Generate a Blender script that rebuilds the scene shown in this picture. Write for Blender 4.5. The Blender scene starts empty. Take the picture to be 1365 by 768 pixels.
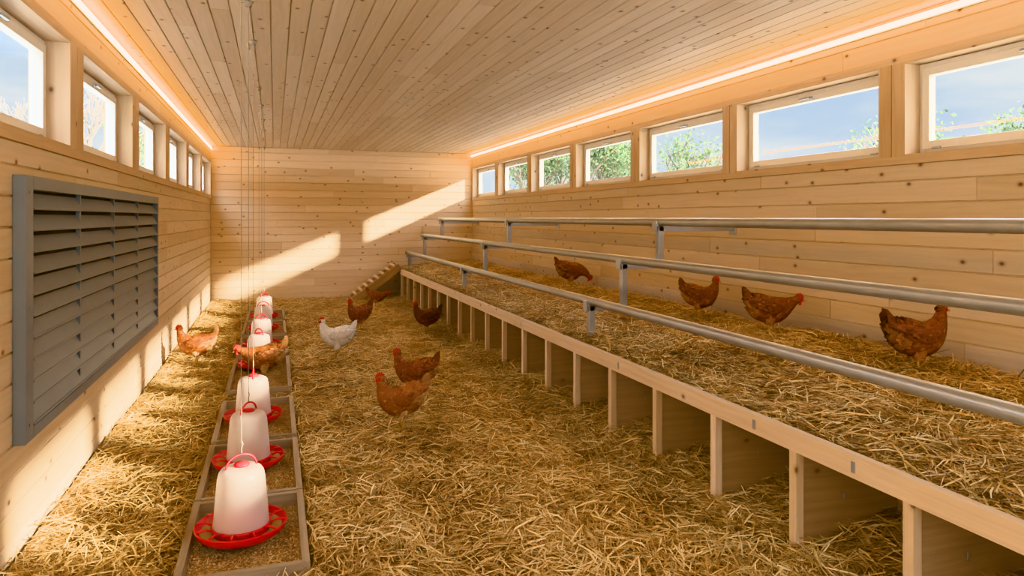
import bpy, math, random
import numpy as np
from mathutils import Vector, Matrix
random.seed(7); np.random.seed(7)
R = random.random
def U(a,b): return random.uniform(a,b)

# ------------------------------------------------------------------ materials
def newmat(name):
    m = bpy.data.materials.new(name); m.use_nodes = True
    nt = m.node_tree; nt.nodes.clear()
    out = nt.nodes.new('ShaderNodeOutputMaterial')
    return m, nt, out
def N(nt, t, **kw):
    n = nt.nodes.new(t)
    for k,v in kw.items():
        if k.startswith('_'): setattr(n, k[1:], v)
        else: n.inputs[k].default_value = v
    return n
def L(nt,a,b): nt.links.new(a,b)
def ramp(nt, stops, interp='LINEAR'):
    r = nt.nodes.new('ShaderNodeValToRGB'); cr = r.color_ramp; cr.interpolation = interp
    while len(cr.elements) < len(stops): cr.elements.new(0.5)
    for e,(p,c) in zip(cr.elements, stops):
        e.position = p; e.color = (c[0],c[1],c[2],1) if hasattr(c,'__len__') else (c,c,c,1)
    return r
def mixc(nt, fac, a, b, mode='MIX'):
    n = nt.nodes.new('ShaderNodeMix'); n.data_type='RGBA'; n.blend_type=mode
    for s,v in ((n.inputs[0],fac),(n.inputs[6],a),(n.inputs[7],b)):
        if isinstance(v, bpy.types.NodeSocket): nt.links.new(v,s)
        else: s.default_value = v if not hasattr(v,'__len__') else (v[0],v[1],v[2],1)
    return n.outputs[2]

def wood_mat(name, base, dark, knot=(0.20,0.10,0.05), knots=0.45, var=0.12, rough=0.55):
    m, nt, out = newmat(name)
    p = N(nt,'ShaderNodeBsdfPrincipled'); p.inputs['Roughness'].default_value = rough
    p.inputs['Specular IOR Level'].default_value = 0.3
    L(nt,p.outputs[0],out.inputs[0])
    uv = N(nt,'ShaderNodeUVMap', _uv_map='UVMap')
    at = N(nt,'ShaderNodeAttribute', _attribute_name='rnd')
    nz = N(nt,'ShaderNodeTexNoise', Scale=1.3, Detail=1.0); L(nt,uv.outputs[0],nz.inputs['Vector'])
    mp = N(nt,'ShaderNodeMapping'); mp.inputs['Scale'].default_value=(1.0,22,1)
    L(nt,uv.outputs[0],mp.inputs[0])
    add = N(nt,'ShaderNodeVectorMath', _operation='MULTIPLY_ADD'); L(nt,nz.outputs['Color'],add.inputs[0])
    add.inputs[1].default_value=(1.5,1.8,0); L(nt,mp.outputs[0],add.inputs[2])
    g = N(nt,'ShaderNodeTexNoise', Scale=1.6, Detail=4.0, Roughness=0.6); L(nt,add.outputs[0],g.inputs['Vector'])
    gr = ramp(nt,[(0.3,0.0),(0.7,1.0)]); L(nt,g.outputs[0],gr.inputs[0])
    col = mixc(nt, gr.outputs[0], dark, base)
    mp2 = N(nt,'ShaderNodeMapping'); mp2.inputs['Scale'].default_value=(3.2,4.4,1); L(nt,uv.outputs[0],mp2.inputs[0])
    v = N(nt,'ShaderNodeTexVoronoi', Scale=1.0); v.voronoi_dimensions='2D'; L(nt,mp2.outputs[0],v.inputs['Vector'])
    kr = ramp(nt,[(0.0,1.0),(0.035,0.85),(0.06,0.25),(0.12,0.0)]); L(nt,v.outputs['Distance'],kr.inputs[0])
    sp = N(nt,'ShaderNodeSeparateColor'); L(nt,v.outputs['Color'],sp.inputs[0])
    gt = N(nt,'ShaderNodeMath', _operation='LESS_THAN'); L(nt,sp.outputs[0],gt.inputs[0]); gt.inputs[1].default_value=knots
    mu = N(nt,'ShaderNodeMath', _operation='MULTIPLY'); L(nt,kr.outputs[0],mu.inputs[0]); L(nt,gt.outputs[0],mu.inputs[1])
    col = mixc(nt, mu.outputs[0], col, knot)
    hsv = N(nt,'ShaderNodeHueSaturation'); L(nt,col,hsv.inputs['Color'])
    mr = N(nt,'ShaderNodeMapRange'); L(nt,at.outputs['Fac'],mr.inputs[0]); mr.inputs[3].default_value=1-var; mr.inputs[4].default_value=1+var*0.4
    L(nt,mr.outputs[0],hsv.inputs['Value'])
    mr2 = N(nt,'ShaderNodeMapRange'); L(nt,at.outputs['Fac'],mr2.inputs[0]); mr2.inputs[3].default_value=1.1; mr2.inputs[4].default_value=0.9
    L(nt,mr2.outputs[0],hsv.inputs['Saturation'])
    L(nt,hsv.outputs[0],p.inputs['Base Color'])
    b = N(nt,'ShaderNodeBump', Strength=0.12, Distance=0.002); L(nt,g.outputs[0],b.inputs['Height']); L(nt,b.outputs[0],p.inputs['Normal'])
    return m

def simple_mat(name, col, rough=0.5, metal=0.0, noise=0.0, nscale=20, bump=0.0, spec=0.5):
    m, nt, out = newmat(name)
    p = N(nt,'ShaderNodeBsdfPrincipled'); L(nt,p.outputs[0],out.inputs[0])
    p.inputs['Roughness'].default_value=rough; p.inputs['Metallic'].default_value=metal
    p.inputs['Specular IOR Level'].default_value=spec
    tc = N(nt,'ShaderNodeTexCoord')
    nz = N(nt,'ShaderNodeTexNoise', Scale=float(nscale), Detail=4.0); L(nt,tc.outputs['Object'],nz.inputs['Vector'])
    d = [c*(1-noise) for c in col]; h=[min(1,c*(1+noise)) for c in col]
    L(nt, mixc(nt,nz.outputs[0],d,h), p.inputs['Base Color'])
    if bump:
        b=N(nt,'ShaderNodeBump', Strength=bump, Distance=0.005); L(nt,nz.outputs[0],b.inputs['Height']); L(nt,b.outputs[0],p.inputs['Normal'])
    return m

def rnd_mat(name, stops, rough=0.6, transl=0.0, spec=0.3, noisy=True):
    m, nt, out = newmat(name)
    p = N(nt,'ShaderNodeBsdfPrincipled'); p.inputs['Roughness'].default_value=rough; p.inputs['Specular IOR Level'].default_value=spec
    at = N(nt,'ShaderNodeAttribute', _attribute_name='rnd')
    r = ramp(nt,stops)
    if noisy:
        tc = N(nt,'ShaderNodeTexCoord'); nz=N(nt,'ShaderNodeTexNoise', Scale=1.6, Detail=3.0); L(nt,tc.outputs['Object'],nz.inputs['Vector'])
        ma = N(nt,'ShaderNodeMath', _operation='MULTIPLY_ADD'); L(nt,nz.outputs[0],ma.inputs[0]); ma.inputs[1].default_value=1.2
        ms = N(nt,'ShaderNodeMath', _operation='SUBTRACT'); L(nt,at.outputs['Fac'],ms.inputs[0]); ms.inputs[1].default_value=0.60
        L(nt,ms.outputs[0],ma.inputs[2]); L(nt,ma.outputs[0],r.inputs[0])
    else: L(nt,at.outputs['Fac'],r.inputs[0])
    L(nt,r.outputs[0],p.inputs['Base Color'])
    if transl>0:
        t=N(nt,'ShaderNodeBsdfTranslucent'); L(nt,r.outputs[0],t.inputs[0])
        mx=N(nt,'ShaderNodeMixShader'); mx.inputs[0].default_value=transl
        L(nt,p.outputs[0],mx.inputs[1]); L(nt,t.outputs[0],mx.inputs[2]); L(nt,mx.outputs[0],out.inputs[0])
    else: L(nt,p.outputs[0],out.inputs[0])
    return m

M_wall = wood_mat('pine_board', (0.82,0.695,0.53), (0.74,0.60,0.43), knots=0.55)
M_ceil = wood_mat('pine_ceiling', (0.76,0.645,0.50), (0.68,0.56,0.415), knots=0.65, var=0.10)
M_trim = wood_mat('pine_trim', (0.74,0.575,0.39), (0.63,0.465,0.295), knots=0.3, var=0.1)
M_bench = wood_mat('pine_bench', (0.77,0.61,0.43), (0.66,0.49,0.32), knots=0.35, var=0.1)
M_ply = wood_mat('plywood', (0.50,0.36,0.22), (0.38,0.265,0.155), knots=0.25, var=0.15)
M_grey = wood_mat('weathered_wood', (0.48,0.41,0.32), (0.32,0.265,0.20), knots=0.2, var=0.2, rough=0.8)
M_white = simple_mat('window_frame_white', (0.80,0.77,0.72), 0.4, noise=0.03)
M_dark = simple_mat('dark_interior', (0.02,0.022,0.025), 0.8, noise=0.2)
M_galv = simple_mat('galvanised_steel', (0.46,0.50,0.55), 0.36, metal=0.75, noise=0.14, nscale=9)
M_vent = simple_mat('vent_grey_paint', (0.235,0.30,0.375), 0.42, metal=0.15, noise=0.08, nscale=5)
M_red = simple_mat('red_plastic', (0.60,0.010,0.018), 0.3, noise=0.05)
M_comb = simple_mat('comb_red', (0.46,0.02,0.015), 0.5, noise=0.25, nscale=90, bump=0.3)
M_leg = simple_mat('leg_yellow', (0.52,0.32,0.09), 0.5, noise=0.2, nscale=120)
M_eye = simple_mat('eye_black', (0.01,0.006,0.004), 0.1)
M_wire = simple_mat('steel_wire', (0.36,0.34,0.31), 0.5, metal=0.4)
M_slab = simple_mat('floor_slab', (0.30,0.22,0.13), 0.9, noise=0.3)
M_bounce_ground = simple_mat('pale_bounce_ground', (0.50,0.47,0.42), 0.9, noise=0.2, nscale=1.5)  # outside ground made pale on purpose, to bounce sunlight up to the ceiling
M_bark = simple_mat('bark', (0.16,0.12,0.09), 0.9, noise=0.4)
M_leaf = rnd_mat('leaves', [(0,(0.06,0.095,0.04)),(0.5,(0.13,0.185,0.08)),(1,(0.25,0.29,0.14))], transl=0.35, noisy=False)
M_twig = rnd_mat('twigs', [(0,(0.20,0.17,0.14)),(1,(0.34,0.29,0.25))], noisy=False)
STR = [(0,(0.125,0.065,0.022)),(0.3,(0.38,0.235,0.085)),(0.65,(0.68,0.485,0.215)),(1,(0.90,0.735,0.43))]
M_straw = rnd_mat('straw', STR, rough=0.42, transl=0.10, spec=0.45)
M_feed = rnd_mat('feed_pellets', [(0,(0.24,0.14,0.065)),(0.6,(0.52,0.37,0.19)),(1,(0.75,0.59,0.38))], noisy=False)

def straw_ground():
    m, nt, out = newmat('straw_ground')
    p=N(nt,'ShaderNodeBsdfPrincipled'); p.inputs['Roughness'].default_value=0.8; L(nt,p.outputs[0],out.inputs[0])
    tc=N(nt,'ShaderNodeTexCoord')
    prev=None
    for i,a in enumerate((0.3,1.4,2.5)):
        mp=N(nt,'ShaderNodeMapping'); mp.inputs['Rotation'].default_value=(0,0,a); mp.inputs['Scale'].default_value=(9,90,9)
        L(nt,tc.outputs['Object'],mp.inputs[0])
        nz=N(nt,'ShaderNodeTexNoise', Scale=1.0, Detail=2.0); L(nt,mp.outputs[0],nz.inputs['Vector'])
        if prev is None: prev=nz.outputs[0]
        else:
            mx=N(nt,'ShaderNodeMath', _operation='MAXIMUM'); L(nt,prev,mx.inputs[0]); L(nt,nz.outputs[0],mx.inputs[1]); prev=mx.outputs[0]
    r=ramp(nt,[(0.42,(0.085,0.045,0.014)),(0.58,(0.30,0.18,0.06)),(0.74,(0.60,0.42,0.17))]); L(nt,prev,r.inputs[0])
    L(nt,r.outputs[0],p.inputs['Base Color'])
    b=N(nt,'ShaderNodeBump', Strength=0.8, Distance=0.01); L(nt,prev,b.inputs['Height']); L(nt,b.outputs[0],p.inputs['Normal'])
    return m
M_sground = straw_ground()

def glass_mat():
    m, nt, out = newmat('window_glass')
    t=N(nt,'ShaderNodeBsdfTransparent'); t.inputs[0].default_value=(0.97,0.985,0.98,1)
    g=N(nt,'ShaderNodeBsdfGlossy'); g.inputs['Roughness'].default_value=0.02
    mx=N(nt,'ShaderNodeMixShader'); mx.inputs[0].default_value=0.02
    L(nt,t.outputs[0],mx.inputs[1]); L(nt,g.outputs[0],mx.inputs[2]); L(nt,mx.outputs[0],out.inputs[0]); return m
M_glass = glass_mat()
def jar_mat():
    m, nt, out = newmat('frosted_plastic')
    p=N(nt,'ShaderNodeBsdfPrincipled'); p.inputs['Base Color'].default_value=(0.84,0.82,0.82,1); p.inputs['Roughness'].default_value=0.35
    tr=N(nt,'ShaderNodeBsdfTranslucent'); tr.inputs[0].default_value=(0.86,0.80,0.79,1)
    tp=N(nt,'ShaderNodeBsdfTransparent'); tp.inputs[0].default_value=(0.95,0.92,0.91,1)
    a=N(nt,'ShaderNodeMixShader'); a.inputs[0].default_value=0.35; L(nt,p.outputs[0],a.inputs[1]); L(nt,tr.outputs[0],a.inputs[2])
    b=N(nt,'ShaderNodeMixShader'); b.inputs[0].default_value=0.28; L(nt,a.outputs[0],b.inputs[1]); L(nt,tp.outputs[0],b.inputs[2])
    L(nt,b.outputs[0],out.inputs[0]); return m
M_jar = jar_mat()
def emis(name,col,s):
    m, nt, out = newmat(name)
    e=N(nt,'ShaderNodeEmission'); e.inputs[0].default_value=(*col,1); e.inputs[1].default_value=s; L(nt,e.outputs[0],out.inputs[0]); return m
M_led = emis('led_diffuser',(1.0,0.46,0.05),24.0)

# ------------------------------------------------------------------ mesh builder
class MB:
    def __init__(s): s.v=[]; s.f=[]; s.uv=[]; s.r=[]; s.m=[]; s.s=[]
    def add(s, verts, faces, uvs=None, mat=0, rnd=None, smooth=False):
        o=len(s.v); s.v.extend([tuple(p) for p in verts])
        if rnd is None: rnd=R()
        for i,f in enumerate(faces):
            s.f.append(tuple(o+k for k in f)); s.m.append(mat); s.r.append(rnd); s.s.append(smooth)
            s.uv.extend(uvs[i] if uvs else [(0,0)]*len(f))
    def box(s,x0,x1,y0,y1,z0,z1,mat=0,M=None,rnd=None):
        P=[(x,y,z) for x in (x0,x1) for y in (y0,y1) for z in (z0,z1)]
        F=[(0,1,3,2),(4,6,7,5),(0,4,5,1),(2,3,7,6),(0,2,6,4),(1,5,7,3)]
        d=(abs(x1-x0),abs(y1-y0),abs(z1-z0)); ax=d.index(max(d)); ot=[i for i in range(3) if i!=ax]
        if rnd is None: rnd=R()
        a,b=rnd*53.7,rnd*91.3
        uv=[[(P[i][ax]+a, P[i][ot[0]]+P[i][ot[1]]+b) for i in f] for f in F]
        if M is not None: P=[M@Vector(p) for p in P]
        s.add(P,F,uv,mat,rnd)
    def rings(s, rings, mat=0, rnd=None, caps=True, smooth=True, closed=True, matf=None):
        n=len(rings[0]); o=len(s.v)
        if rnd is None: rnd=R()
        for r in rings: s.v.extend([tuple(p) for p in r])
        for i in range(len(rings)-1):
            for j in range(n if closed else n-1):
                k=(j+1)%n
                s.f.append((o+i*n+j,o+i*n+k,o+(i+1)*n+k,o+(i+1)*n+j)); s.r.append(rnd); s.s.append(smooth)
                s.m.append(matf(i,j) if matf else mat)
                s.uv.extend([(i*.1,j*.05),(i*.1,k*.05),(i*.1+.1,k*.05),(i*.1+.1,j*.05)])
        if caps:
            s.f.append(tuple(o+j for j in reversed(range(n)))); s.m.append(mat); s.r.append(rnd); s.s.append(False); s.uv.extend([(0,0)]*n)
            q=o+(len(rings)-1)*n
            s.f.append(tuple(q+j for j in range(n))); s.m.append(mat); s.r.append(rnd); s.s.append(False); s.uv.extend([(0,0)]*n)
    def tube(s, pts, rad, sides=10, mat=0, rnd=None, caps=True, smooth=True):
        pts=[Vector(p) for p in pts]
        if not hasattr(rad,'__len__'): rad=[rad]*len(pts)
        rs=[]; up=None
        for i,p in enumerate(pts):
            t=(pts[min(i+1,len(pts)-1)]-pts[max(i-1,0)]).normalized()
            if up is None:
                up=Vector((0,0,1)) if abs(t.z)<0.9 else Vector((1,0,0))
            a=t.cross(up).normalized(); up=a.cross(t).normalized()
            rs.append([p+(a*math.cos(2*math.pi*j/sides)+up*math.sin(2*math.pi*j/sides))*rad[i] for j in range(sides)])
        s.rings(rs,mat,rnd,caps,smooth)
    def lathe(s, prof, c=(0,0,0), segs=32, mat=0, rnd=None):
        rs=[[(c[0]+r*math.cos(2*math.pi*j/segs), c[1]+r*math.sin(2*math.pi*j/segs), c[2]+z) for j in range(segs)] for r,z in prof]
        s.rings(rs,mat,rnd,caps=False)
    def boards(s, o, u, v, n, Lg, H, bh=0.14, mat=0, c=0.005, lmin=2.4, lmax=4.6, gap=0.0015):
        o,u,v,n=map(Vector,(o,u,v,n)); y=0
        while y<H-1e-4:
            h=min(bh,H-y); x=0; first=True
            while x<Lg-1e-4:
                l=U(lmin,lmax)*(U(0.3,1) if first else 1); first=False
                if Lg-x-l<0.5: l=Lg-x
                g=gap
                a0,a1,b0,b1=x+g*.5,x+l-g*.5,y+g,y+h-g
                if b1-b0<0.012: x+=l; continue
                out=[(a0,b0),(a1,b0),(a1,b1),(a0,b1)]; cc=c; ce=c*0.3
                inn=[(a0+ce,b0+cc),(a1-ce,b0+cc),(a1-ce,b1-cc),(a0+ce,b1-cc)]
                P=[o+u*p[0]+v*p[1]-n*0.012 for p in out]+[o+u*p[0]+v*p[1] for p in inn]
                rr=R(); ou,ov=rr*71.3,rr*133.1
                q=[(p[0]+ou,p[1]+ov) for p in out+inn]
                F=[(4,5,6,7),(0,1,5,4),(1,2,6,5),(2,3,7,6),(3,0,4,7)]
                s.add(P,F,[[q[i] for i in f] for f in F],mat,rr)
                x+=l
            y+=h
    def obj(s,name,mats,bevel=0,parent=None,loc=(0,0,0),rotz=0,scale=1):
        me=bpy.data.meshes.new(name); me.from_pydata(s.v,[],s.f)
        for m in mats: me.materials.append(m)
        me.polygons.foreach_set('material_index',s.m); me.polygons.foreach_set('use_smooth',s.s)
        uv=me.uv_layers.new(name='UVMap'); uv.data.foreach_set('uv',np.array(s.uv,dtype=np.float32).ravel())
        at=me.attributes.new('rnd','FLOAT','FACE'); at.data.foreach_set('value',np.array(s.r,dtype=np.float32))
        me.update()
        return mkobj(name,me,bevel,parent,loc,rotz,scale)
def mkobj(name,me,bevel=0,parent=None,loc=(0,0,0),rotz=0,scale=1):
    ob=bpy.data.objects.new(name,me); bpy.context.scene.collection.objects.link(ob)
    ob.location=loc; ob.rotation_euler=(0,0,rotz); ob.scale=(scale,)*3
    if bevel:
        b=ob.modifiers.new('bevel','BEVEL'); b.width=bevel; b.segments=2; b.limit_method='ANGLE'; b.angle_limit=math.radians(40)
    if parent: ob.parent=parent
    return ob

# ------------------------------------------------------------------ room dims
XL,XR,YF,YB,ZC = -1.15,4.0,-2.2,14.4,3.0
WT=0.20
Z0,Z1=2.05,2.68
RW=[(13.52-1.79*k-0.80, 13.52-1.79*k+0.80) for k in range(9)]
LW=[(13.42-1.90*k-0.81, 13.42-1.90*k+0.81) for k in range(8)]

def side_wall(name, X, s, wins):
    mb=MB(); xb0,xb1=sorted((X-s*0.012, X-s*WT))
    wins=sorted(wins)
    mb.box(xb0,xb1,YF,YB+WT,-0.1,Z0,0); mb.box(xb0,xb1,YF,YB+WT,Z1,ZC+0.1,0)
    ys=[YF]+[y for w in wins for y in w]+[YB+WT]
    for i in range(0,len(ys),2):
        if ys[i+1]-ys[i]>0.01: mb.box(xb0,xb1,ys[i],ys[i+1],Z0,Z1,0)
    n=(s,0,0)
    mb.boards((X,YF,0),(0,1,0),(0,0,1),n,YB-YF,Z0-0.05,0.145)
    mb.boards((X,YF,Z1+0.045),(0,1,0),(0,0,1),n,YB-YF,ZC-Z1-0.045,0.145)
    t=0.014
    x0,x1=sorted((X-s*0.012,X+s*t))
    mb.box(x0,x1,YF,YB,Z0-0.052,Z0,1); mb.box(x0,x1,YF,YB,Z1,Z1+0.047,1)
    for i in range(0,len(ys),2):
        a,b=ys[i],min(ys[i+1],YB)
        if b-a<0.02: continue
        if b-a<0.5:
            mid=(a+b)/2
            mb.box(x0,x1,a,mid-0.004,Z0,Z1,1); mb.box(x0,x1,mid+0.004,b,Z0,Z1,1)
        else: mb.box(x0,x1,a,b,Z0,Z1,1)
    for a,b in wins:
        xr0,xr1=sorted((X+s*0.013,X-s*(WT-0.01)))
        mb.box(xr0,xr1,a,a+0.012,Z0,Z1,1); mb.box(xr0,xr1,b-0.012,b,Z0,Z1,1)
        mb.box(xr0,xr1,a+0.012,b-0.012,Z0,Z0+0.012,1); mb.box(xr0,xr1,a+0.012,b-0.012,Z1-0.012,Z1,1)
    mb.obj(name,[M_wall,M_trim],bevel=0)

side_wall('wall_left',XL,1,LW)
side_wall('wall_right',XR,-1,RW)
mb=MB(); mb.box(XL-WT,XR+WT,YB+0.012,YB+WT,-0.1,ZC+0.1); mb.boards((XL,YB,0),(1,0,0),(0,0,1),(0,-1,0),XR-XL,ZC,0.145,lmin=1.5,lmax=3.2); mb.obj('wall_back',[M_wall])
mb=MB()
DX0,DX1,DZ=-0.7,3.7,2.86
mb.box(XL-WT,DX0,YF-WT,YF-0.012,-0.1,ZC+0.1); mb.box(DX1,XR+WT,YF-WT,YF-0.012,-0.1,ZC+0.1); mb.box(DX0,DX1,YF-WT,YF-0.012,DZ,ZC+0.1)
mb.boards((XL,YF,0),(1,0,0),(0,0,1),(0,1,0),DX0-XL,ZC); mb.boards((DX1,YF,0),(1,0,0),(0,0,1),(0,1,0),XR-DX1,ZC); mb.boards((DX0,YF,DZ),(1,0,0),(0,0,1),(0,1,0),DX1-DX0,ZC-DZ)
mb.obj('wall_front',[M_wall])
mb=MB()
for k in range(4):
    a=DX0+k*(DX1-DX0)/4; b=a+(DX1-DX0)/4; y0,y1=YF-0.12,YF-0.06; w=0.07
    mb.box(a,a+w,y0,y1,0,DZ); mb.box(b-w,b,y0,y1,0,DZ); mb.box(a+w,b-w,y0,y1,0,0.15); mb.box(a+w,b-w,y0,y1,DZ-w,DZ)
    mb.box(a+w,b-w,(y0+y1)/2-0.002,(y0+y1)/2+0.002,0.15,DZ-w,1)
    hx=b-0.04 if k%2==0 else a+0.04
    mb.tube([(hx,y1,1.0),(hx,y1+0.05,1.0),(hx,y1+0.05,1.12)],0.009,8,2)
mb.obj('added_daylight_glazing',[M_white,M_glass,M_galv],bevel=0.003)  # unseen glazing behind the camera, added and widened to let daylight in
mb=MB(); mb.box(XL-WT,XR+WT,YF-WT,YB+WT,ZC+0.012,ZC+0.16); mb.boards((XL,YF,ZC),(0,1,0),(1,0,0),(0,0,-1),YB-YF,XR-XL,0.125,c=0.004,gap=0.0015); mb.obj('ceiling',[M_ceil])
mb=MB(); mb.box(XL-WT,XR+WT,YF-WT,YB+WT,-0.12,0.0); mb.obj('floor',[M_slab])

# windows
wn=1
def window(X,s,a,b):
    global wn
    mb=MB(); xo=X-s*0.115; xi=X-s*0.18
    x0,x1=sorted((xo,xi)); a+=0.014; b-=0.014; z0,z1=Z0+0.014,Z1-0.014; w=0.042
    def fr(x0,x1,a,b,z0,z1,w):
        mb.box(x0,x1,a,a+w,z0,z1); mb.box(x0,x1,b-w,b,z0,z1); mb.box(x0,x1,a+w,b-w,z0,z0+w); mb.box(x0,x1,a+w,b-w,z1-w,z1)
    fr(x0,x1,a,b,z0,z1,w)
    xs0,xs1=sorted((X-s*0.100,X-s*0.155))
    fr(xs0,xs1,a+w-0.012,b-w+0.012,z0+w-0.012,z1-w+0.012,0.055)
    xc=(xs0+xs1)/2
    mb.box(xc-0.003,xc+0.003,a+w+0.03,b-w-0.03,z0+w+0.03,z1-w-0.03,1)
    xh=X-s*0.100; ym=(a+b)/2
    h0,h1=sorted((xh,xh+s*0.012)); mb.box(h0,h1,ym-0.035,ym+0.035,z1-w-0.03,z1-w-0.005,2)
    h0,h1=sorted((xh+s*0.012,xh+s*0.03)); mb.box(h0,h1,ym-0.01,ym+0.09,z1-w-0.026,z1-w-0.010,2)
    for yh in (a+0.14,b-0.14): mb.tube([(xh+s*0.006,yh-0.03,z0+0.035),(xh+s*0.006,yh+0.03,z0+0.035)],0.008,8,2)
    mb.obj('window_%d'%wn,[M_white,M_glass,M_galv],bevel=0.003); wn+=1
for a,b in RW: window(XR,-1,a,b)
for a,b in LW: window(XL,1,a,b)

# LED strips
for X,s in ((XL,1),(XR,-1)):
    mb=MB()
    x0,x1=sorted((X+s*0.0005,X+s*0.012)); mb.box(x0,x1,YF+0.02,YB-0.02,2.926,2.976,0)
    x0,x1=sorted((X+s*0.012,X+s*0.028)); mb.box(x0,x1,YF+0.02,YB-0.02,2.934,2.968,1)
    mb.obj('led_strip_light',[M_galv,M_led])

# ------------------------------------------------------------------ louver vent
mb=MB(); vy0,vy1,vz0,vz1=3.80,7.72,0.58,1.84; x0=XL+0.001; x1=XL+0.055; fl,fr_=0.11,0.05
mb.box(x0,x1,vy0,vy0+fl,vz0,vz1); mb.box(x0,x1,vy1-fr_,vy1,vz0,vz1)
mb.box(x0,x1,vy0+fl,vy1-fr_,vz1-0.065,vz1); mb.box(x0,x1,vy0+fl,vy1-fr_,vz0,vz0+0.055)
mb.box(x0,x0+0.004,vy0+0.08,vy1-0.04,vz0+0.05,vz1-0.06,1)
nsl=11; zi0,zi1=vz0+0.055,vz1-0.065; ph=(zi1-zi0)/nsl
for i in range(nsl):
    zc=zi0+(i+0.5)*ph
    T=Matrix.Translation((x0+0.031,0,zc-0.004))@Matrix.Rotation(math.radians(-26),4,'Y')
    mb.box(-0.0025,0.0025,vy0+fl,vy1-fr_,-ph*0.42,ph*0.42,0,M=T,rnd=0.5)
    mb.box(-0.005,0.005,vy0+fl,vy1-fr_,-0.004,0.007,0,M=T@Matrix.Translation((0.003,0,-ph*0.42)),rnd=0.5)
for t in (0.25,0.5,0.75):
    y=vy0+fl+(vy1-vy0-fl-fr_)*t
    mb.box(x0+0.01,x0+0.036,y-0.012,y+0.012,zi0,zi1)
for (y,z) in [(vy0+0.05,vz0+0.08),(vy0+0.05,vz1-0.08),(vy0+0.05,(vz0+vz1)/2),(vy1-0.025,vz0+0.08),(vy1-0.025,vz1-0.08)]:
    mb.tube([(x1,y,z),(x1+0.004,y,z)],0.009,8)
mb.obj('louver_vent',[M_vent,M_dark],bevel=0.003)

# ------------------------------------------------------------------ nest box bench
BX=2.34; BT=0.625
mb=MB()
mb.box(BX-0.002,BX+0.04,YF+0.4,13.62,0.525,BT,0)
mb.box(BX+0.04,XR-0.005,YF+0.4,YB-0.005,0.525,0.55,1)
mb.box(BX,BX+0.04,13.62,YB-0.005,0.525,0.60,0)
mb.box(2.98,3.0,YF+0.4,YB-0.005,0,0.525,1)
mb.box(BX-0.004,BX+0.03,YF+0.4,13.62,0,0.055,0)
for k in range(-5,19):
    y=2.08+0.64*k
    if y<YF+0.45: continue
    mb.box(BX+0.045,2.98,y-0.011,y+0.011,0.0,0.525,1)
    mb.box(BX,BX+0.045,y-0.024,y+0.024,0.0,0.525,0)
    mb.box(BX+0.045,BX+0.085,y+0.011,y+0.045,0.47,0.525,0)
    mb.tube([(BX+0.28,y-0.013,0.30),(BX+0.28,y-0.03,0.30),(BX+0.28,y-0.03,0.27)],0.004,6,2)
for y in (2.35,3.0,4.5,6.6,9.0,1.45):
    mb.box(BX-0.005,BX-0.002,y-0.012,y+0.012,0.55,0.60,2)
mb.box(BX,2.98,13.62,13.65,0,0.525,1)
mb.obj('nest_box_bench',[M_bench,M_ply,M_galv],bevel=0.003)

# ------------------------------------------------------------------ roosting perches
mb=MB()
rails=[(2.56,0.925),(2.87,1.275),(3.23,1.60)]
rr_=0.036
for x,z in rails:
    mb.tube([(x,YF+0.5,z),(x,14.2,z)],rr_,24,0)
for y in (5.43,9.63,13.9,1.23):
    q=0.027
    mb.box(2.56-q,2.56+q,y-q,y+q,0.552,rails[0][1]-rr_)
    mb.box(2.56-0.05,2.56+0.05,y-0.045,y+0.045,rails[0][1]-rr_-0.006,rails[0][1]-rr_+0.004)
    for i,(xa,za) in enumerate(rails):
        zb=za-0.058; xb=rails[i+1][0] if i<2 else XR-0.002
        mb.box(xa-0.02,xb+ (q if i<2 else 0),y-q,y+q,zb-q*.9,zb+q*.9)
        if i<2: mb.box(xb-q,xb+q,y-q,y+q,zb+q*.9,rails[i+1][1]-rr_)
        mb.box(xa-0.042,xa+0.042,y-0.032,y+0.032,za-0.042,za-0.006)
        mb.box(xa-0.058,xa-0.040,y-0.032,y+0.032,za-0.088,za+0.006)
    mb.box(XR-0.010,XR-0.002,y-0.05,y+0.05,1.48,1.62)
mb.obj('roosting_perch',[M_galv],bevel=0.003)

# ------------------------------------------------------------------ ramp
mb=MB(); A=Vector((1.45,0,0.06)); B=Vector((2.33,0,0.69)); d=(B-A); Ln=d.length; ang=-math.atan2(d.z,d.x)
M=Matrix.Translation(A)@Matrix.Rotation(ang,4,'Y')
mb.box(0,Ln,13.72,14.18,-0.02,0.0,1,M=M)
mb.box(0,Ln,13.68,13.72,-0.09,0.045,0,M=M); mb.box(0,Ln,14.18,14.22,-0.09,0.045,0,M=M)
for i in range(8):
    t=0.06+i*Ln/8.3; mb.box(t,t+0.05,13.66,14.22,0.045,0.08,2,M=M)
mb.obj('chicken_ramp',[M_ply,M_ply,M_bench],bevel=0.002)

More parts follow.
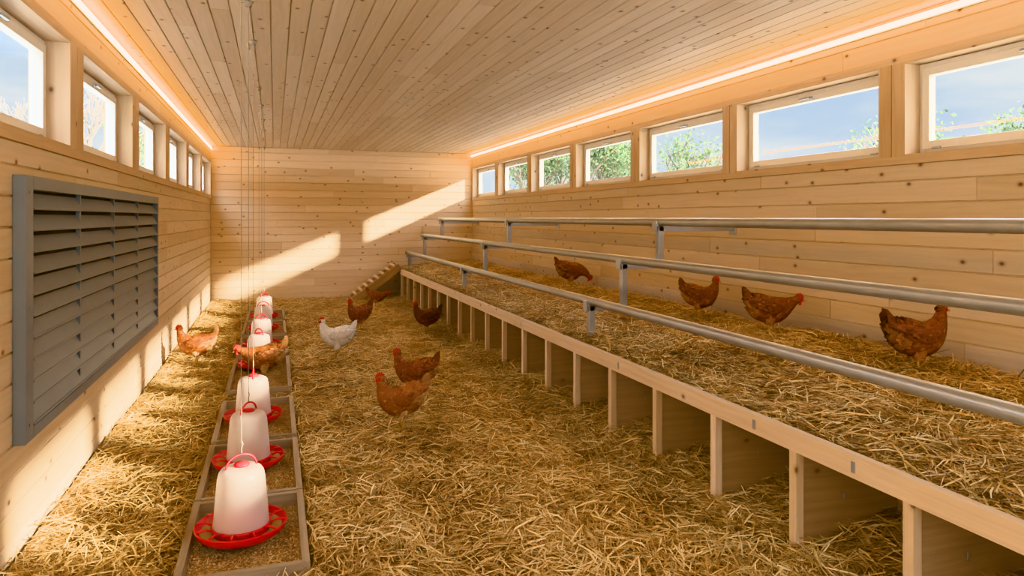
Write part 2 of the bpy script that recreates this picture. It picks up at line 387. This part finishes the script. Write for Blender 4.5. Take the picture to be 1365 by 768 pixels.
# ------------------------------------------------------------------ feeding trays
TR=[(3.22,4.09),(4.11,5.08),(5.16,6.27),(6.62,8.10),(8.30,9.55),(9.72,10.9),(11.05,12.2)]
TX0,TX1=-0.41,0.15
for i,(a,b) in enumerate(TR):
    mb=MB(); w=0.034; h=0.115
    mb.box(TX0,TX0+w,a,b,0.002,h,0); mb.box(TX1-w,TX1,a,b,0.002,h,0)
    mb.box(TX0+w,TX1-w,a,a+w,0.002,h-0.004,0); mb.box(TX0+w,TX1-w,b-w,b,0.002,h-0.004,0)
    mb.box(TX0+w,TX1-w,a+w,b-w,0.004,0.02,0)
    nx,ny=10,16; gx=np.linspace(TX0+w,TX1-w,nx); gy=np.linspace(a+w,b-w,ny)
    P=[(x,y,0.05+0.008*math.sin(9*x+i)*math.cos(7*y)) for y in gy for x in gx]
    F=[(j*nx+k,j*nx+k+1,(j+1)*nx+k+1,(j+1)*nx+k) for j in range(ny-1) for k in range(nx-1)]
    for f in F: mb.add([P[t] for t in f],[(0,1,2,3)],None,1,U(0.1,0.5),True)
    npel=int((b-a)*(6500 if i<2 else 3000 if i<4 else 900))
    for _ in range(npel):
        x,y=U(TX0+w,TX1-w),U(a+w,b-w); z=0.05+0.008*math.sin(9*x+i)*math.cos(7*y)+U(0,0.006); s=U(0.003,0.0055)
        c=Vector((x,y,z)); t=U(0,6.28); dx=Vector((math.cos(t),math.sin(t),U(-.4,.4)))*s*1.6; dy=Vector((-math.sin(t),math.cos(t),U(-.3,.3)))*s*0.8
        up=Vector((0,0,s*0.9))
        mb.add([c-dx,c-dy,c+dx,c+dy,c+up],[(0,1,4),(1,2,4),(2,3,4),(3,0,4)],None,1,R())
    for _ in range(int((b-a)*60)):
        l=U(0.03,0.10); t=U(0,6.28); x,y=U(TX0+0.09,TX1-0.09),U(a+0.09,b-0.09); dv=Vector((math.cos(t),math.sin(t),U(-.1,.1)))*l*.5; wv=Vector((-math.sin(t),math.cos(t),0))*0.002; c=Vector((x,y,0.066))
        mb.add([c-dv-wv,c+dv-wv,c+dv+wv,c-dv+wv],[(0,1,2,3)],None,2,U(.5,1))
    mb.obj('feed_tray',[M_grey,M_feed,M_straw])

# ------------------------------------------------------------------ hanging feeders
def feeder_mesh(top):
    mb=MB()
    pan=[(0.0,0.0),(0.10,0.0),(0.165,0.006),(0.198,0.028),(0.208,0.052),(0.213,0.056),(0.216,0.050),(0.205,0.022),(0.17,-0.004),(0.10,-0.01),(0.0,-0.01)]
    mb.lathe(pan,segs=40,mat=0)
    mb.lathe([(0.126,0.002),(0.118,0.05),(0.07,0.10),(0.0,0.125)],segs=32,mat=0)
    mb.lathe([(0.134,0.030),(0.140,0.034),(0.140,0.048),(0.134,0.052),(0.128,0.048),(0.128,0.034),(0.134,0.030)],segs=36,mat=0)
    mb.lathe([(0.135,0.016),(0.16,0.018),(0.19,0.026)],segs=36,mat=3,rnd=0.45)
    for i in range(12):
        t=2*math.pi*i/12; c,s=math.cos(t),math.sin(t)
        mb.tube([(0.135*c,0.135*s,0.045),(0.17*c,0.17*s,0.060),(0.208*c,0.208*s,0.056)],0.0055,6,0)
    jar=[(0.128,0.036),(0.131,0.05),(0.128,0.07),(0.121,0.17),(0.111,0.275),(0.105,0.302),(0.094,0.318),(0.076,0.327),(0.045,0.331),(0.0,0.332)]
    mb.lathe(jar,segs=40,mat=1)
    mb.lathe([(0.0,0.332),(0.035,0.332),(0.038,0.338),(0.030,0.346),(0.0,0.348)],segs=24,mat=0)
    pts=[(0.075*math.cos(t),0,0.322+0.064*math.sin(t)) for t in np.linspace(0,math.pi,13)]
    mb.tube(pts,0.0055,8,0)
    mb.tube([(0,0,0.384),(0,0,0.42),(0.006,0,0.435),(0,0,0.45)],0.004,6,2)
    mb.tube([(0,0,0.44),(0,0,top)],0.0018,6,2,caps=False)
    mb.lathe([(0.0,top-0.03),(0.02,top-0.03),(0.022,top-0.012),(0.03,top),(0.0,top)],segs=16,mat=2)
    mb.box(-0.010,0.010,-0.005,0.005,top-0.30,top-0.26,2)
    return mb.obj('hanging_feeder',[M_red,M_jar,M_wire,M_feed],loc=(0,0,0))
fz=0.088
FP=[(-0.155,3.68),(-0.155,4.70),(-0.155,5.72),(-0.155,7.78),(-0.15,8.95),(-0.15,10.25),(-0.15,11.5)]
f0=feeder_mesh(ZC-fz-0.001)
for i,(x,y) in enumerate(FP):
    ob=f0 if i==0 else mkobj('hanging_feeder',f0.data)
    ob.location=(x,y,fz); ob.rotation_euler=(0,0,0.35+i*0.6)

# ------------------------------------------------------------------ straw bedding
def wav(x,y,seed,amp):
    rs=np.random.RandomState(seed); z=0
    for i in range(10):
        f=rs.uniform(1.5,9); t=rs.uniform(0,6.28); ph=rs.uniform(0,6.28)
        z=z+np.sin((x*np.cos(t)+y*np.sin(t))*f+ph)/(f**0.6)
    return z*amp
def zfloor(x,y):
    z=0.028+wav(x,y,3,0.008)
    z=z+0.03*np.exp(-((x-XL)/0.2)**2)+0.03*np.exp(-((x-BX)/0.12)**2)+0.09*np.clip((x-BX-0.05)/0.35,0,1)
    return np.maximum(z,0.006)
def zplat(x,y):
    t=np.clip((x-BX-0.04)/1.4,0,1)
    return 0.60+0.12*t**0.8+wav(x,y,9,0.009)
def straw(name,x0,x1,y0,y1,zf,dens,grid,excl=None,seed=1,lift=0.045,tilt=0.25):
    rs=np.random.RandomState(seed)
    nx=max(2,int((x1-x0)/grid)); ny=max(2,int((y1-y0)/grid))
    gx=np.linspace(x0,x1,nx); gy=np.linspace(y0,y1,ny); X,Y=np.meshgrid(gx,gy); Z=zf(X,Y)
    if excl is not None:
        Z=np.where(excl(X,Y,0.0),np.minimum(Z,0.003),Z)
    gv=np.stack([X.ravel(),Y.ravel(),Z.ravel()],1)
    idx=np.arange(nx*ny).reshape(ny,nx)
    gf=np.stack([idx[:-1,:-1].ravel(),idx[:-1,1:].ravel(),idx[1:,1:].ravel(),idx[1:,:-1].ravel()],1)
    px=[];py=[]
    for (ya,yb,dn) in dens:
        ya=max(ya,y0); yb=min(yb,y1)
        if yb<=ya: continue
        n=int(dn*(x1-x0)*(yb-ya)); px.append(rs.uniform(x0,x1,n)); py.append(rs.uniform(ya,yb,n))
    px=np.concatenate(px); py=np.concatenate(py)
    n=len(px)
    ln=rs.uniform(0.05,0.22,n)*rs.uniform(0.7,1.1,n)
    th=rs.uniform(0,2*np.pi,n)*0.8+wav(px,py,21,1.6)
    k0=np.ones(n,bool)
    ex=np.abs(np.cos(th))*ln/2; ey=np.abs(np.sin(th))*ln/2
    k0&=(px-ex>x0)&(px+ex<x1)&(py-ey>y0)&(py+ey<y1)
    if excl is not None: k0&=~(excl(px,py,0.02)|excl(px+np.cos(th)*ln/2,py+np.sin(th)*ln/2,0.0)|excl(px-np.cos(th)*ln/2,py-np.sin(th)*ln/2,0.0))
    px,py,ln,th=px[k0],py[k0],ln[k0],th[k0]; n=len(px)
    lv=rs.uniform(0,1,n)**1.6
    clump=np.clip(wav(px,py,33,0.3),-0.5,0.6)
    pz=zf(px,py)+0.003+lv*lift*(1+0.6*clump)
    ti=rs.normal(0,tilt,n)
    d=np.stack([np.cos(th)*np.cos(ti),np.sin(th)*np.cos(ti),np.sin(ti)],1)
    ro=rs.uniform(-0.9,0.9,n)
    w=np.stack([-np.sin(th)*np.cos(ro),np.cos(th)*np.cos(ro),np.sin(ro)],1)*(rs.uniform(0.0017,0.0044,n)[:,None])
    c=np.stack([px,py,pz],1)
    bend=(np.stack([-np.sin(th),np.cos(th),np.zeros(n)],1)*rs.normal(0,0.07,n)[:,None]+np.array([0,0,1])*rs.uniform(-0.02,0.09,n)[:,None])*ln[:,None]
    a=c-d*ln[:,None]/2; b=c+d*ln[:,None]/2; m=c+bend
    a[:,2]=np.maximum(a[:,2],zf(a[:,0],a[:,1])-0.006); b[:,2]=np.maximum(b[:,2],zf(b[:,0],b[:,1])-0.006)
    V=np.stack([a-w*.8,a+w*.8,m-w,m+w,b-w*.6,b+w*.6],1).reshape(-1,3)
    V[:,0]=np.clip(V[:,0],x0,x1)
    o=len(gv)+np.arange(n)*6
    F=np.stack([np.stack([o,o+1,o+3,o+2],1),np.stack([o+2,o+3,o+5,o+4],1)],1).reshape(-1,4)
    allv=np.concatenate([gv,V]); allf=np.concatenate([gf,F])
    me=bpy.data.meshes.new(name)
    me.vertices.add(len(allv)); me.vertices.foreach_set('co',allv.astype(np.float32).ravel())
    me.loops.add(len(allf)*4); me.loops.foreach_set('vertex_index',allf.astype(np.int32).ravel())
    me.polygons.add(len(allf)); me.polygons.foreach_set('loop_start',(np.arange(len(allf))*4).astype(np.int32))
    try: me.polygons.foreach_set('loop_total',np.full(len(allf),4,np.int32))
    except Exception: pass
    mi=np.zeros(len(allf),np.int32); mi[:len(gf)]=1
    me.materials.append(M_straw); me.materials.append(M_sground)
    me.update(calc_edges=True)
    me.polygons.foreach_set('material_index',mi)
    at=me.attributes.new('rnd','FLOAT','FACE')
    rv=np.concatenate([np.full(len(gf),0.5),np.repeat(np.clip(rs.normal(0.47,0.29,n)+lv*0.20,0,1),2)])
    at.data.foreach_set('value',rv.astype(np.float32))
    return mkobj(name,me)
def in_trays(x,y,mg):
    r=np.zeros(np.shape(x),bool)
    for a,b in TR: r|=(x>TX0-mg*0.3)&(x<TX1+mg*0.3)&(y>a-mg*0.3)&(y<b+mg*0.3)
    return r
straw('straw_bedding',XL+0.016,2.97,YF+0.02,YB-0.005,zfloor,[(YF,1.5,400),(1.5,5,3600),(5,8,2600),(8,14.4,1700)],0.045,in_trays,5)
straw('straw_bedding',BX+0.042,XR-0.016,YF+0.42,YB-0.01,zplat,[(YF,0.8,400),(0.8,5,3600),(5,8,2500),(8,14.4,1500)],0.05,None,11)

# ------------------------------------------------------------------ hens
def catmull(P,n):
    P=[np.array(p,float) for p in P]; out=[]
    for i in range(len(P)-1):
        p0=P[max(i-1,0)];p1=P[i];p2=P[i+1];p3=P[min(i+2,len(P)-1)]
        for k in range(n):
            t=k/n; out.append(0.5*((2*p1)+(-p0+p2)*t+(2*p0-5*p1+4*p2-p3)*t*t+(-p0+3*p1-3*p2+p3)*t**3))
    out.append(P[-1]); return out
def hen_mesh(name, neck, head, hdir, mats, tail_up=0.75, seed=0, step=0.0):
    random.seed(seed); mb=MB()
    body=[(-0.165,0,0.285,0.012,0.018),(-0.142,0,0.262,0.040,0.046),(-0.100,0,0.230,0.066,0.078),(-0.048,0,0.203,0.083,0.097),
          (0.008,0,0.192,0.090,0.100),(0.058,0,0.202,0.082,0.095)]
    S=catmull(body+neck,4); nS=len(S); ns=20; rings=[];fr=[]
    for i in range(nS):
        T=Vector((S[min(i+1,nS-1)]-S[max(i-1,0)])[:3]).normalized()
        sd=Vector((0,1,0)); sd=(sd-T*sd.dot(T)).normalized(); up=T.cross(sd).normalized()
        if up.z<0 and T.x>0: up=-up
        c=Vector(S[i][:3]); w,h=S[i][3],S[i][4]; fr.append((c,T,sd,up,w,h))
        rings.append([c+sd*w*math.cos(a)+up*h*math.sin(a) for a in [2*math.pi*j/ns for j in range(ns)]])
    mb.rings(rings,0,0.4)
    def feather(p,n,back,l,w,mat,rnd,lift=0.25,b0=0.001):
        sd=n.cross(back).normalized()
        dr=(back+n*lift).normalized()
        P=[p+n*b0, p+dr*l*.45+sd*w*.5, p+dr*l*.85+sd*w*.36-n*0.001, p+dr*l, p+dr*l*.85-sd*w*.36-n*0.001, p+dr*l*.45-sd*w*.5, p+dr*l*.55+n*w*0.10]
        mb.add(P,[(0,1,6),(1,2,6),(2,3,6),(3,4,6),(4,5,6),(5,0,6)],None,mat,rnd,True)
    nb=5*4
    for i in range(1,nS-1):
        c,T,sd,up,w,h=fr[i]
        cnt=int(10+(w+h)*210)
        for _ in range(cnt):
            a=U(0,2*math.pi); p=c+T*U(-0.008,0.008)+sd*w*math.cos(a)+up*h*math.sin(a)
            n=(sd*math.cos(a)/max(w,.005)+up*math.sin(a)/max(h,.005)).normalized()
            f=min(1,(w+h)/0.16); l=0.018+0.020*f
            if i>nb: l=0.032
            low=(n.z<-0.1)
            feather(p,n,-T,l*U(.8,1.2),l*0.7*U(.8,1.2),0 if not(low and i<nb*0.6) else 5,min(1,max(0,random.gauss(0.5,0.24))),U(0.02,0.14))
    for sgn in (-1,1):
        W=catmull([(0.080,sgn*0.070,0.218,0.006,0.012),(0.058,sgn*0.080,0.220,0.014,0.038),(0.01,sgn*0.087,0.220,0.018,0.054),(-0.05,sgn*0.083,0.227,0.016,0.050),(-0.10,sgn*0.066,0.242,0.012,0.036),(-0.14,sgn*0.046,0.258,0.006,0.016),(-0.158,sgn*0.038,0.264,0.002,0.004)],3)
        rr=[]
        for q in W: rr.append([Vector((q[0],q[1]+q[3]*math.cos(a),q[2]+q[4]*math.sin(a))) for a in [2*math.pi*j/12 for j in range(12)]])
        mb.rings(rr,0,0.35)
        for q in W[1:-1]:
            for _ in range(16):
                a=U(-1.1,1.25); n=Vector((0.0,sgn*math.cos(a),math.sin(a)*0.5)).normalized()
                p=Vector((q[0]+U(-.01,.01),q[1]+sgn*q[3]*math.cos(a),q[2]+q[4]*math.sin(a)))
                bk=Vector((-1,-sgn*0.2,0.20-0.15*math.sin(a))).normalized()
                feather(p,n,bk,U(0.03,0.045),U(.018,.024),4 if (q[0]<-0.03 and a<0.0) else 0,min(1,max(0,random.gauss(0.42,0.22))),0.05,0.003)
        for k in range(6):
            p=Vector((-0.04,sgn*0.098,0.198+k*0.009)); feather(p,Vector((0.1,sgn,0.15)).normalized(),Vector((-1,-sgn*0.42,0.30+k*.02)).normalized(),0.105-k*0.004,0.024,4,U(0.1,0.5),0.0,0.002)
    for k in range(18):
        sg=(-1 if k%2 else 1); q=(k//2)/8
        el=tail_up*(1.12-0.60*q)
        dr=Vector((-math.cos(el),sg*(0.05+0.16*math.sin(q*3.1)),math.sin(el))).normalized()
        p=Vector((-0.115-0.02*(1-q),sg*(0.008+0.018*q),0.272-0.02*q))
        n=Vector((0.0,sg*1.0,0.25)); n=(n-dr*n.dot(dr)).normalized()
        feather(p,n,dr,U(0.105,0.120)*(1-0.22*q),0.040,4,U(0.1,0.6),0.0,0.002)
    for _ in range(170):
        a=U(-1,1); t=U(0,1); p=Vector((-0.085-0.065*t,a*(0.048-0.026*t),0.285+0.008*t-abs(a)*0.035))
        el=tail_up*U(0.35,0.95)*(0.4+0.6*t)
        dr=Vector((-math.cos(el),a*0.12,math.sin(el))).normalized(); n=Vector((0.35,a*1.3,0.55)); n=(n-dr*n.dot(dr)).normalized()
        feather(p,n,dr,U(.035,.055),0.024,0,min(1,max(0,random.gauss(0.5,0.22))),0.03)
    for _ in range(110):
        a=U(-1,1); t=U(0,1); p=Vector((-0.155+0.05*t,a*0.045,0.262-0.085*t))
        dr=Vector((-1,a*0.4,-0.2-0.9*t)).normalized(); n=Vector((-0.6,a*1.2,0.1)); n=(n-dr*n.dot(dr)).normalized()
        feather(p,n,dr,U(.03,.045),0.024,5,U(.2,.8),0.05)
    H=Vector(head); D=Vector(hdir).normalized(); SD=Vector((0,1,0)); SD=(SD-D*SD.dot(D)).normalized(); UP=D.cross(SD)
    if UP.z<0: UP=-UP
    prof=[(-0.030,0.004),(-0.024,0.016),(-0.012,0.0225),(0.0,0.0245),(0.012,0.0215),(0.022,0.015),(0.028,0.008)]
    rr=[[H+D*x+SD*r*0.86*math.cos(a)+UP*r*math.sin(a) for a in [2*math.pi*j/16 for j in range(16)]] for x,r in prof]
    mb.rings(rr,0,0.5,matf=lambda i,j:(1 if i>=3 and not(2<=j<=5) else 0))
    for _ in range(110):
        x=U(-.028,.004); r=0.0235*math.sqrt(max(0.05,1-(x/0.032)**2)); a=U(0,6.28)
        n=(SD*math.cos(a)+UP*math.sin(a)).normalized(); feather(H+D*x+n*r*0.93,n,-D,0.016,0.009,0,U(.3,.7),0.08)
    rr=[[H+D*x+UP*dz+SD*r*0.8*math.cos(a)+UP*r*math.sin(a) for a in [2*math.pi*j/10 for j in range(10)]] for x,r,dz in [(0.022,0.0085,-0.001),(0.032,0.0068,-0.001),(0.041,0.0038,-0.003),(0.047,0.0008,-0.006)]]
    mb.rings(rr,2,0.5)
    for sg in (-1,1):
        c=H+D*0.008+UP*0.005+SD*sg*0.0195
        mb.rings([[c+SD*sg*x+ (D*math.cos(a)+UP*math.sin(a))*r for a in [2*math.pi*j/10 for j in range(10)]] for x,r in [(-0.002,0.0045),(0.001,0.0042),(0.0028,0.0024),(0.0034,0.0004)]],3,0.5)
        for (dx,dz,rx,rz) in [(0.016,-0.028,0.008,0.015),(-0.004,-0.010,0.006,0.009)]:
            c=H+D*dx+UP*dz+SD*sg*(0.008 if dx>0 else 0.0185)
            mb.rings([[c+SD*x*0.35+D*rx*k*math.cos(a)+UP*rz*k*math.sin(a) for a in [2*math.pi*j/10 for j in range(10)]] for x,k in [(-0.008,0.3),(-0.005,0.85),(0,1),(0.005,0.85),(0.008,0.3)]],1,0.5)
    ol=[(-0.026,0.010),(-0.034,0.024),(-0.033,0.034),(-0.024,0.030),(-0.020,0.046),(-0.011,0.034),(-0.006,0.051),(0.002,0.036),(0.008,0.048),(0.014,0.031),(0.020,0.038),(0.023,0.024),(0.029,0.020),(0.027,0.008)]
    a1=[H+D*x+UP*z+SD*0.0028 for x,z in ol]; a2=[H+D*x+UP*z-SD*0.0028 for x,z in ol]; no=len(ol)
    base=[H+D*(x*0.92)+UP*0.012 for x,z in ol]
    mb.add(a1+[p+SD*0.004 for p in base],[(j,j+1,no+j+1,no+j) for j in range(no-1)],None,1,.5)
    mb.add(a2+[p-SD*0.004 for p in base],[(j+1,j,no+j,no+j+1) for j in range(no-1)],None,1,.5)
    mb.add(a1+a2,[(j+1,j,no+j,no+j+1) for j in range(no-1)],None,1,.5)
    for sg in (-1,1):
        st=step*sg; y=sg*0.040
        mb.tube([(-0.02+st*0.1,y,0.175),(0.0+st*0.3,y,0.130),(0.0+st*0.4,y,0.098),(-0.012+st*0.5,y,0.078)],[0.046,0.040,0.026,0.011],12,5,0.5)
        for _ in range(60):
            t=U(0,1); a=U(0,6.28); n=Vector((math.cos(a),math.sin(a),0)); p=Vector((-0.006+st*0.35,y,0.155-0.06*t))+n*(0.043-0.018*t)
            feather(p,n,Vector((0,0,-1)),0.026,0.017,5,U(.2,.8),0.03)
        hk=Vector((-0.014+st*0.5,y,0.082)); ft=Vector((0.004+st,y*1.05,0.010))
        mb.tube([hk,hk*0.5+ft*0.5,ft],[0.0080,0.0064,0.0070],8,2,.5)
        for an,l in ((-0.5,0.042),(0.0,0.052),(0.5,0.042),(math.pi,0.024)):
            an2=an+sg*0.1; dd=Vector((math.cos(an2),math.sin(an2),0))
            mb.tube([ft,ft+dd*l*.5+Vector((0,0,0.002)),ft+dd*l*.9-Vector((0,0,0.004)),ft+dd*(l+.008)-Vector((0,0,0.008))],[0.0058,0.0048,0.0036,0.001],6,2,.5)
    return mb.obj(name,mats)
def fm(name,st): return rnd_mat(name,st,rough=0.55,noisy=False,spec=0.35)
F_rust=fm('feather_rust',[(0,(0.07,0.018,0.008)),(0.4,(0.19,0.052,0.016)),(0.75,(0.29,0.092,0.027)),(1,(0.44,0.19,0.068))])
F_rustT=fm('feather_rust_tail',[(0,(0.06,0.018,0.010)),(0.6,(0.20,0.064,0.023)),(1,(0.38,0.17,0.065))])
F_rustL=fm('feather_rust_fluff',[(0,(0.24,0.08,0.026)),(1,(0.46,0.24,0.10))])
F_buff=fm('feather_buff',[(0,(0.13,0.040,0.013)),(0.4,(0.27,0.092,0.027)),(0.75,(0.39,0.155,0.048)),(1,(0.56,0.32,0.14))])
F_buffT=fm('feather_buff_tail',[(0,(0.20,0.08,0.03)),(0.6,(0.43,0.23,0.10)),(1,(0.64,0.47,0.29))])
F_buffL=fm('feather_buff_fluff',[(0,(0.38,0.20,0.08)),(1,(0.68,0.49,0.29))])
F_dark=fm('feather_dark',[(0,(0.03,0.010,0.006)),(0.5,(0.10,0.026,0.011)),(1,(0.22,0.065,0.022))])
F_darkT=fm('feather_dark_tail',[(0,(0.012,0.010,0.010)),(1,(0.10,0.04,0.02))])
F_white=fm('feather_white',[(0,(0.60,0.57,0.52)),(0.5,(0.78,0.76,0.72)),(1,(0.86,0.85,0.83))])
def mats(k):
    a,t,l={'rust':(F_rust,F_rustT,F_rustL),'buff':(F_buff,F_buffT,F_buffL),'dark':(F_dark,F_darkT,F_dark),'white':(F_white,F_white,F_white)}[k]
    return [a,M_comb,M_leg,M_eye,t,l]
UPN=[(0.100,0,0.236,0.064,0.074),(0.126,0,0.272,0.045,0.052),(0.140,0,0.307,0.032,0.036),(0.147,0,0.336,0.025,0.027),(0.150,0,0.352,0.018,0.018)]
LEAN=[(0.104,0,0.222,0.064,0.074),(0.140,0,0.240,0.047,0.053),(0.168,0,0.255,0.034,0.038),(0.192,0,0.265,0.025,0.028),(0.210,0,0.270,0.018,0.019)]
PECK=[(0.102,0,0.200,0.064,0.074),(0.140,0,0.188,0.047,0.054),(0.172,0,0.165,0.034,0.038),(0.194,0,0.140,0.025,0.028),(0.205,0,0.122,0.018,0.019)]
POSE={'up':(UPN,(0.155,0,0.356),(1,0,-0.12)),'lean':(LEAN,(0.215,0,0.274),(1,0,-0.35)),'peck':(PECK,(0.212,0,0.112),(0.6,0,-0.8))}
cache={}
HENS=[
 (0.90,5.22,'f',190,'buff','up',1.09),
 (1.18,6.12,'f',168,'rust','up',1.07),
 (0.67,8.15,'f',172,'white','up',1.10),
 (1.14,10.1,'f',215,'rust','up',1.12),
 (1.72,12.5,'f',-25,'rust','lean',0.95),
 (2.00,9.55,'f',165,'dark','up',1.05),
 (-0.80,8.20,'f',176,'buff','up',1.10),
 (-0.10,7.25,'t',188,'buff','lean',1.12),
 (3.66,8.35,'p',-22,'rust','peck',1.10),
 (3.66,5.45,'p',-50,'rust','up',0.95),
 (3.64,4.48,'p',-25,'rust','lean',1.02),
 (3.58,3.12,'p',-14,'rust','up',1.03)]
for i,(x,y,sf,rt,kd,po,sc) in enumerate(HENS):
    key=(kd,po)
    if key not in cache:
        n,h,d=POSE[po]; ob=hen_mesh('hen',n,h,d,mats(kd),0.85,seed=i+3,step=0.02 if i%2 else 0.008); cache[key]=ob.data
    else: ob=mkobj('hen',cache[key])
    z={'f':zfloor,'p':zplat}[sf](np.array(x),np.array(y))+0.026 if sf!='t' else 0.056
    ob.location=(x,y,float(z)); ob.rotation_euler=(0,0,math.radians(rt)); ob.scale=(sc,)*3
random.seed(99)

# ------------------------------------------------------------------ outside
mb=MB(); mb.box(-80,80,-60,120,-0.35,-0.13); mb.obj('ground_outside',[M_bounce_ground])
def tree(x,y,h,leafy,spread=0.4,seed=1,name='tree'):
    random.seed(seed); mb=MB(); tips=[]
    def br(p,d,l,r,dep):
        q=p+d*l*0.5+Vector((U(-.05,.05),U(-.05,.05),0))*l; e=p+d*l
        mb.tube([p,q,e],[r,r*0.8,r*0.6],5 if dep>1 else 7,0,caps=False)
        if dep>=2: tips.append((q,dep)); tips.append((e,dep))
        if dep>=(4 if leafy else 5): return
        for k in range(3 if dep<3 else 2+(R()<0.5)):
            nd=(d+Vector((U(-1,1),U(-1,1),U(-.25,.8)))*(spread+0.25)).normalized()
            br(p+d*l*U(0.55,1.0),nd,l*U(0.55,0.8),r*0.58,dep+1)
    br(Vector((0,0,-0.1)),Vector((0,0,1)),h*0.36,h*0.022,0)
    for t,dp in tips:
        for _ in range(leafy):
            c=t+Vector((random.gauss(0,.22),random.gauss(0,.22),random.gauss(0,.2))); s=U(.04,.085)
            a=Vector((U(-1,1),U(-1,1),U(-1,1))).normalized(); b=a.cross(Vector((U(-1,1),U(-1,1),U(-1,1)))).normalized()
            mb.add([c-a*s,c+b*s*.6,c+a*s,c-b*s*.6],[(0,1,2,3)],None,1,R())
    mb.obj(name,[M_bark if leafy>3 else M_twig,M_leaf],loc=(x,y,0))
def az(a,d): return d*math.sin(math.radians(a)), d*math.cos(math.radians(a))
for (a,d,h,lf,sd) in [(20.2,26,6.0,12,1),(22.6,27,5.6,12,2),(25.2,24,6.2,11,3),(28.0,27,5.4,11,4),(31.5,24,6.2,5,5),(45.8,24,5.6,2,6),(50.5,22,5.3,13,7),(55.5,23,5.3,13,8),(61,20,4.8,10,13)]:
    x,y=az(a,d); tree(x,y,h,lf,0.45,sd)
for (a,d,h,lf,sd) in [(-13.2,22,7.0,0,9),(-10.2,26,6.0,2,10),(-17,20,6.0,0,11),(-7.5,32,7,3,12)]:
    x,y=az(a,d); tree(x,y,h,lf,0.45,sd)

# ------------------------------------------------------------------ world + sun
w=bpy.data.worlds.new('sky'); bpy.context.scene.world=w; w.use_nodes=True; nt=w.node_tree; nt.nodes.clear()
o=nt.nodes.new('ShaderNodeOutputWorld'); bg=nt.nodes.new('ShaderNodeBackground'); L(nt,bg.outputs[0],o.inputs[0])
tc=nt.nodes.new('ShaderNodeTexCoord'); sp=nt.nodes.new('ShaderNodeSeparateXYZ'); L(nt,tc.outputs['Generated'],sp.inputs[0])
g=ramp(nt,[(0.0,(0.78,0.88,1.0)),(0.15,(0.62,0.78,1.0)),(0.4,(0.60,0.73,0.96)),(1,(0.56,0.69,0.94))]); L(nt,sp.outputs[2],g.inputs[0])
mp=nt.nodes.new('ShaderNodeMapping'); mp.inputs['Scale'].default_value=(1,1,3.5); L(nt,tc.outputs['Generated'],mp.inputs[0])
nz=nt.nodes.new('ShaderNodeTexNoise'); nz.inputs['Scale'].default_value=4.0; nz.inputs['Detail'].default_value=6; L(nt,mp.outputs[0],nz.inputs['Vector'])
cr=ramp(nt,[(0.40,0.0),(0.62,0.95)]); L(nt,nz.outputs[0],cr.inputs[0])
c=mixc(nt,cr.outputs[0],g.outputs[0],(0.93,0.965,1.0)); L(nt,c,bg.inputs[0])
zr=nt.nodes.new('ShaderNodeMapRange'); L(nt,sp.outputs[2],zr.inputs[0]); zr.inputs[1].default_value=0.18; zr.inputs[2].default_value=0.5; zr.inputs[3].default_value=0.80; zr.inputs[4].default_value=9.8
L(nt,zr.outputs[0],bg.inputs[1])
sun=bpy.data.lights.new('sun','SUN'); sun.energy=20.0; sun.angle=math.radians(2.4); sun.color=(1.0,0.88,0.70)
so=bpy.data.objects.new('sun',sun); bpy.context.scene.collection.objects.link(so)
so.rotation_euler=Vector((-1.5,1.0,-0.64)).to_track_quat('-Z','Y').to_euler()
so.location=(20,-10,12)

# ------------------------------------------------------------------ camera
cam=bpy.data.cameras.new('camera'); co=bpy.data.objects.new('camera',cam); bpy.context.scene.collection.objects.link(co)
cam.sensor_width=36; cam.lens=930/1365*36; cam.shift_y=-94/1365
co.location=(0,0,1.64); co.rotation_euler=(math.radians(90),0,-math.atan(316.5/930)); cam.clip_start=0.05; cam.clip_end=500
bpy.context.scene.camera=co
vs=bpy.context.scene.view_settings
vs.view_transform='Khronos PBR Neutral'; vs.look='None'; vs.exposure=0.28
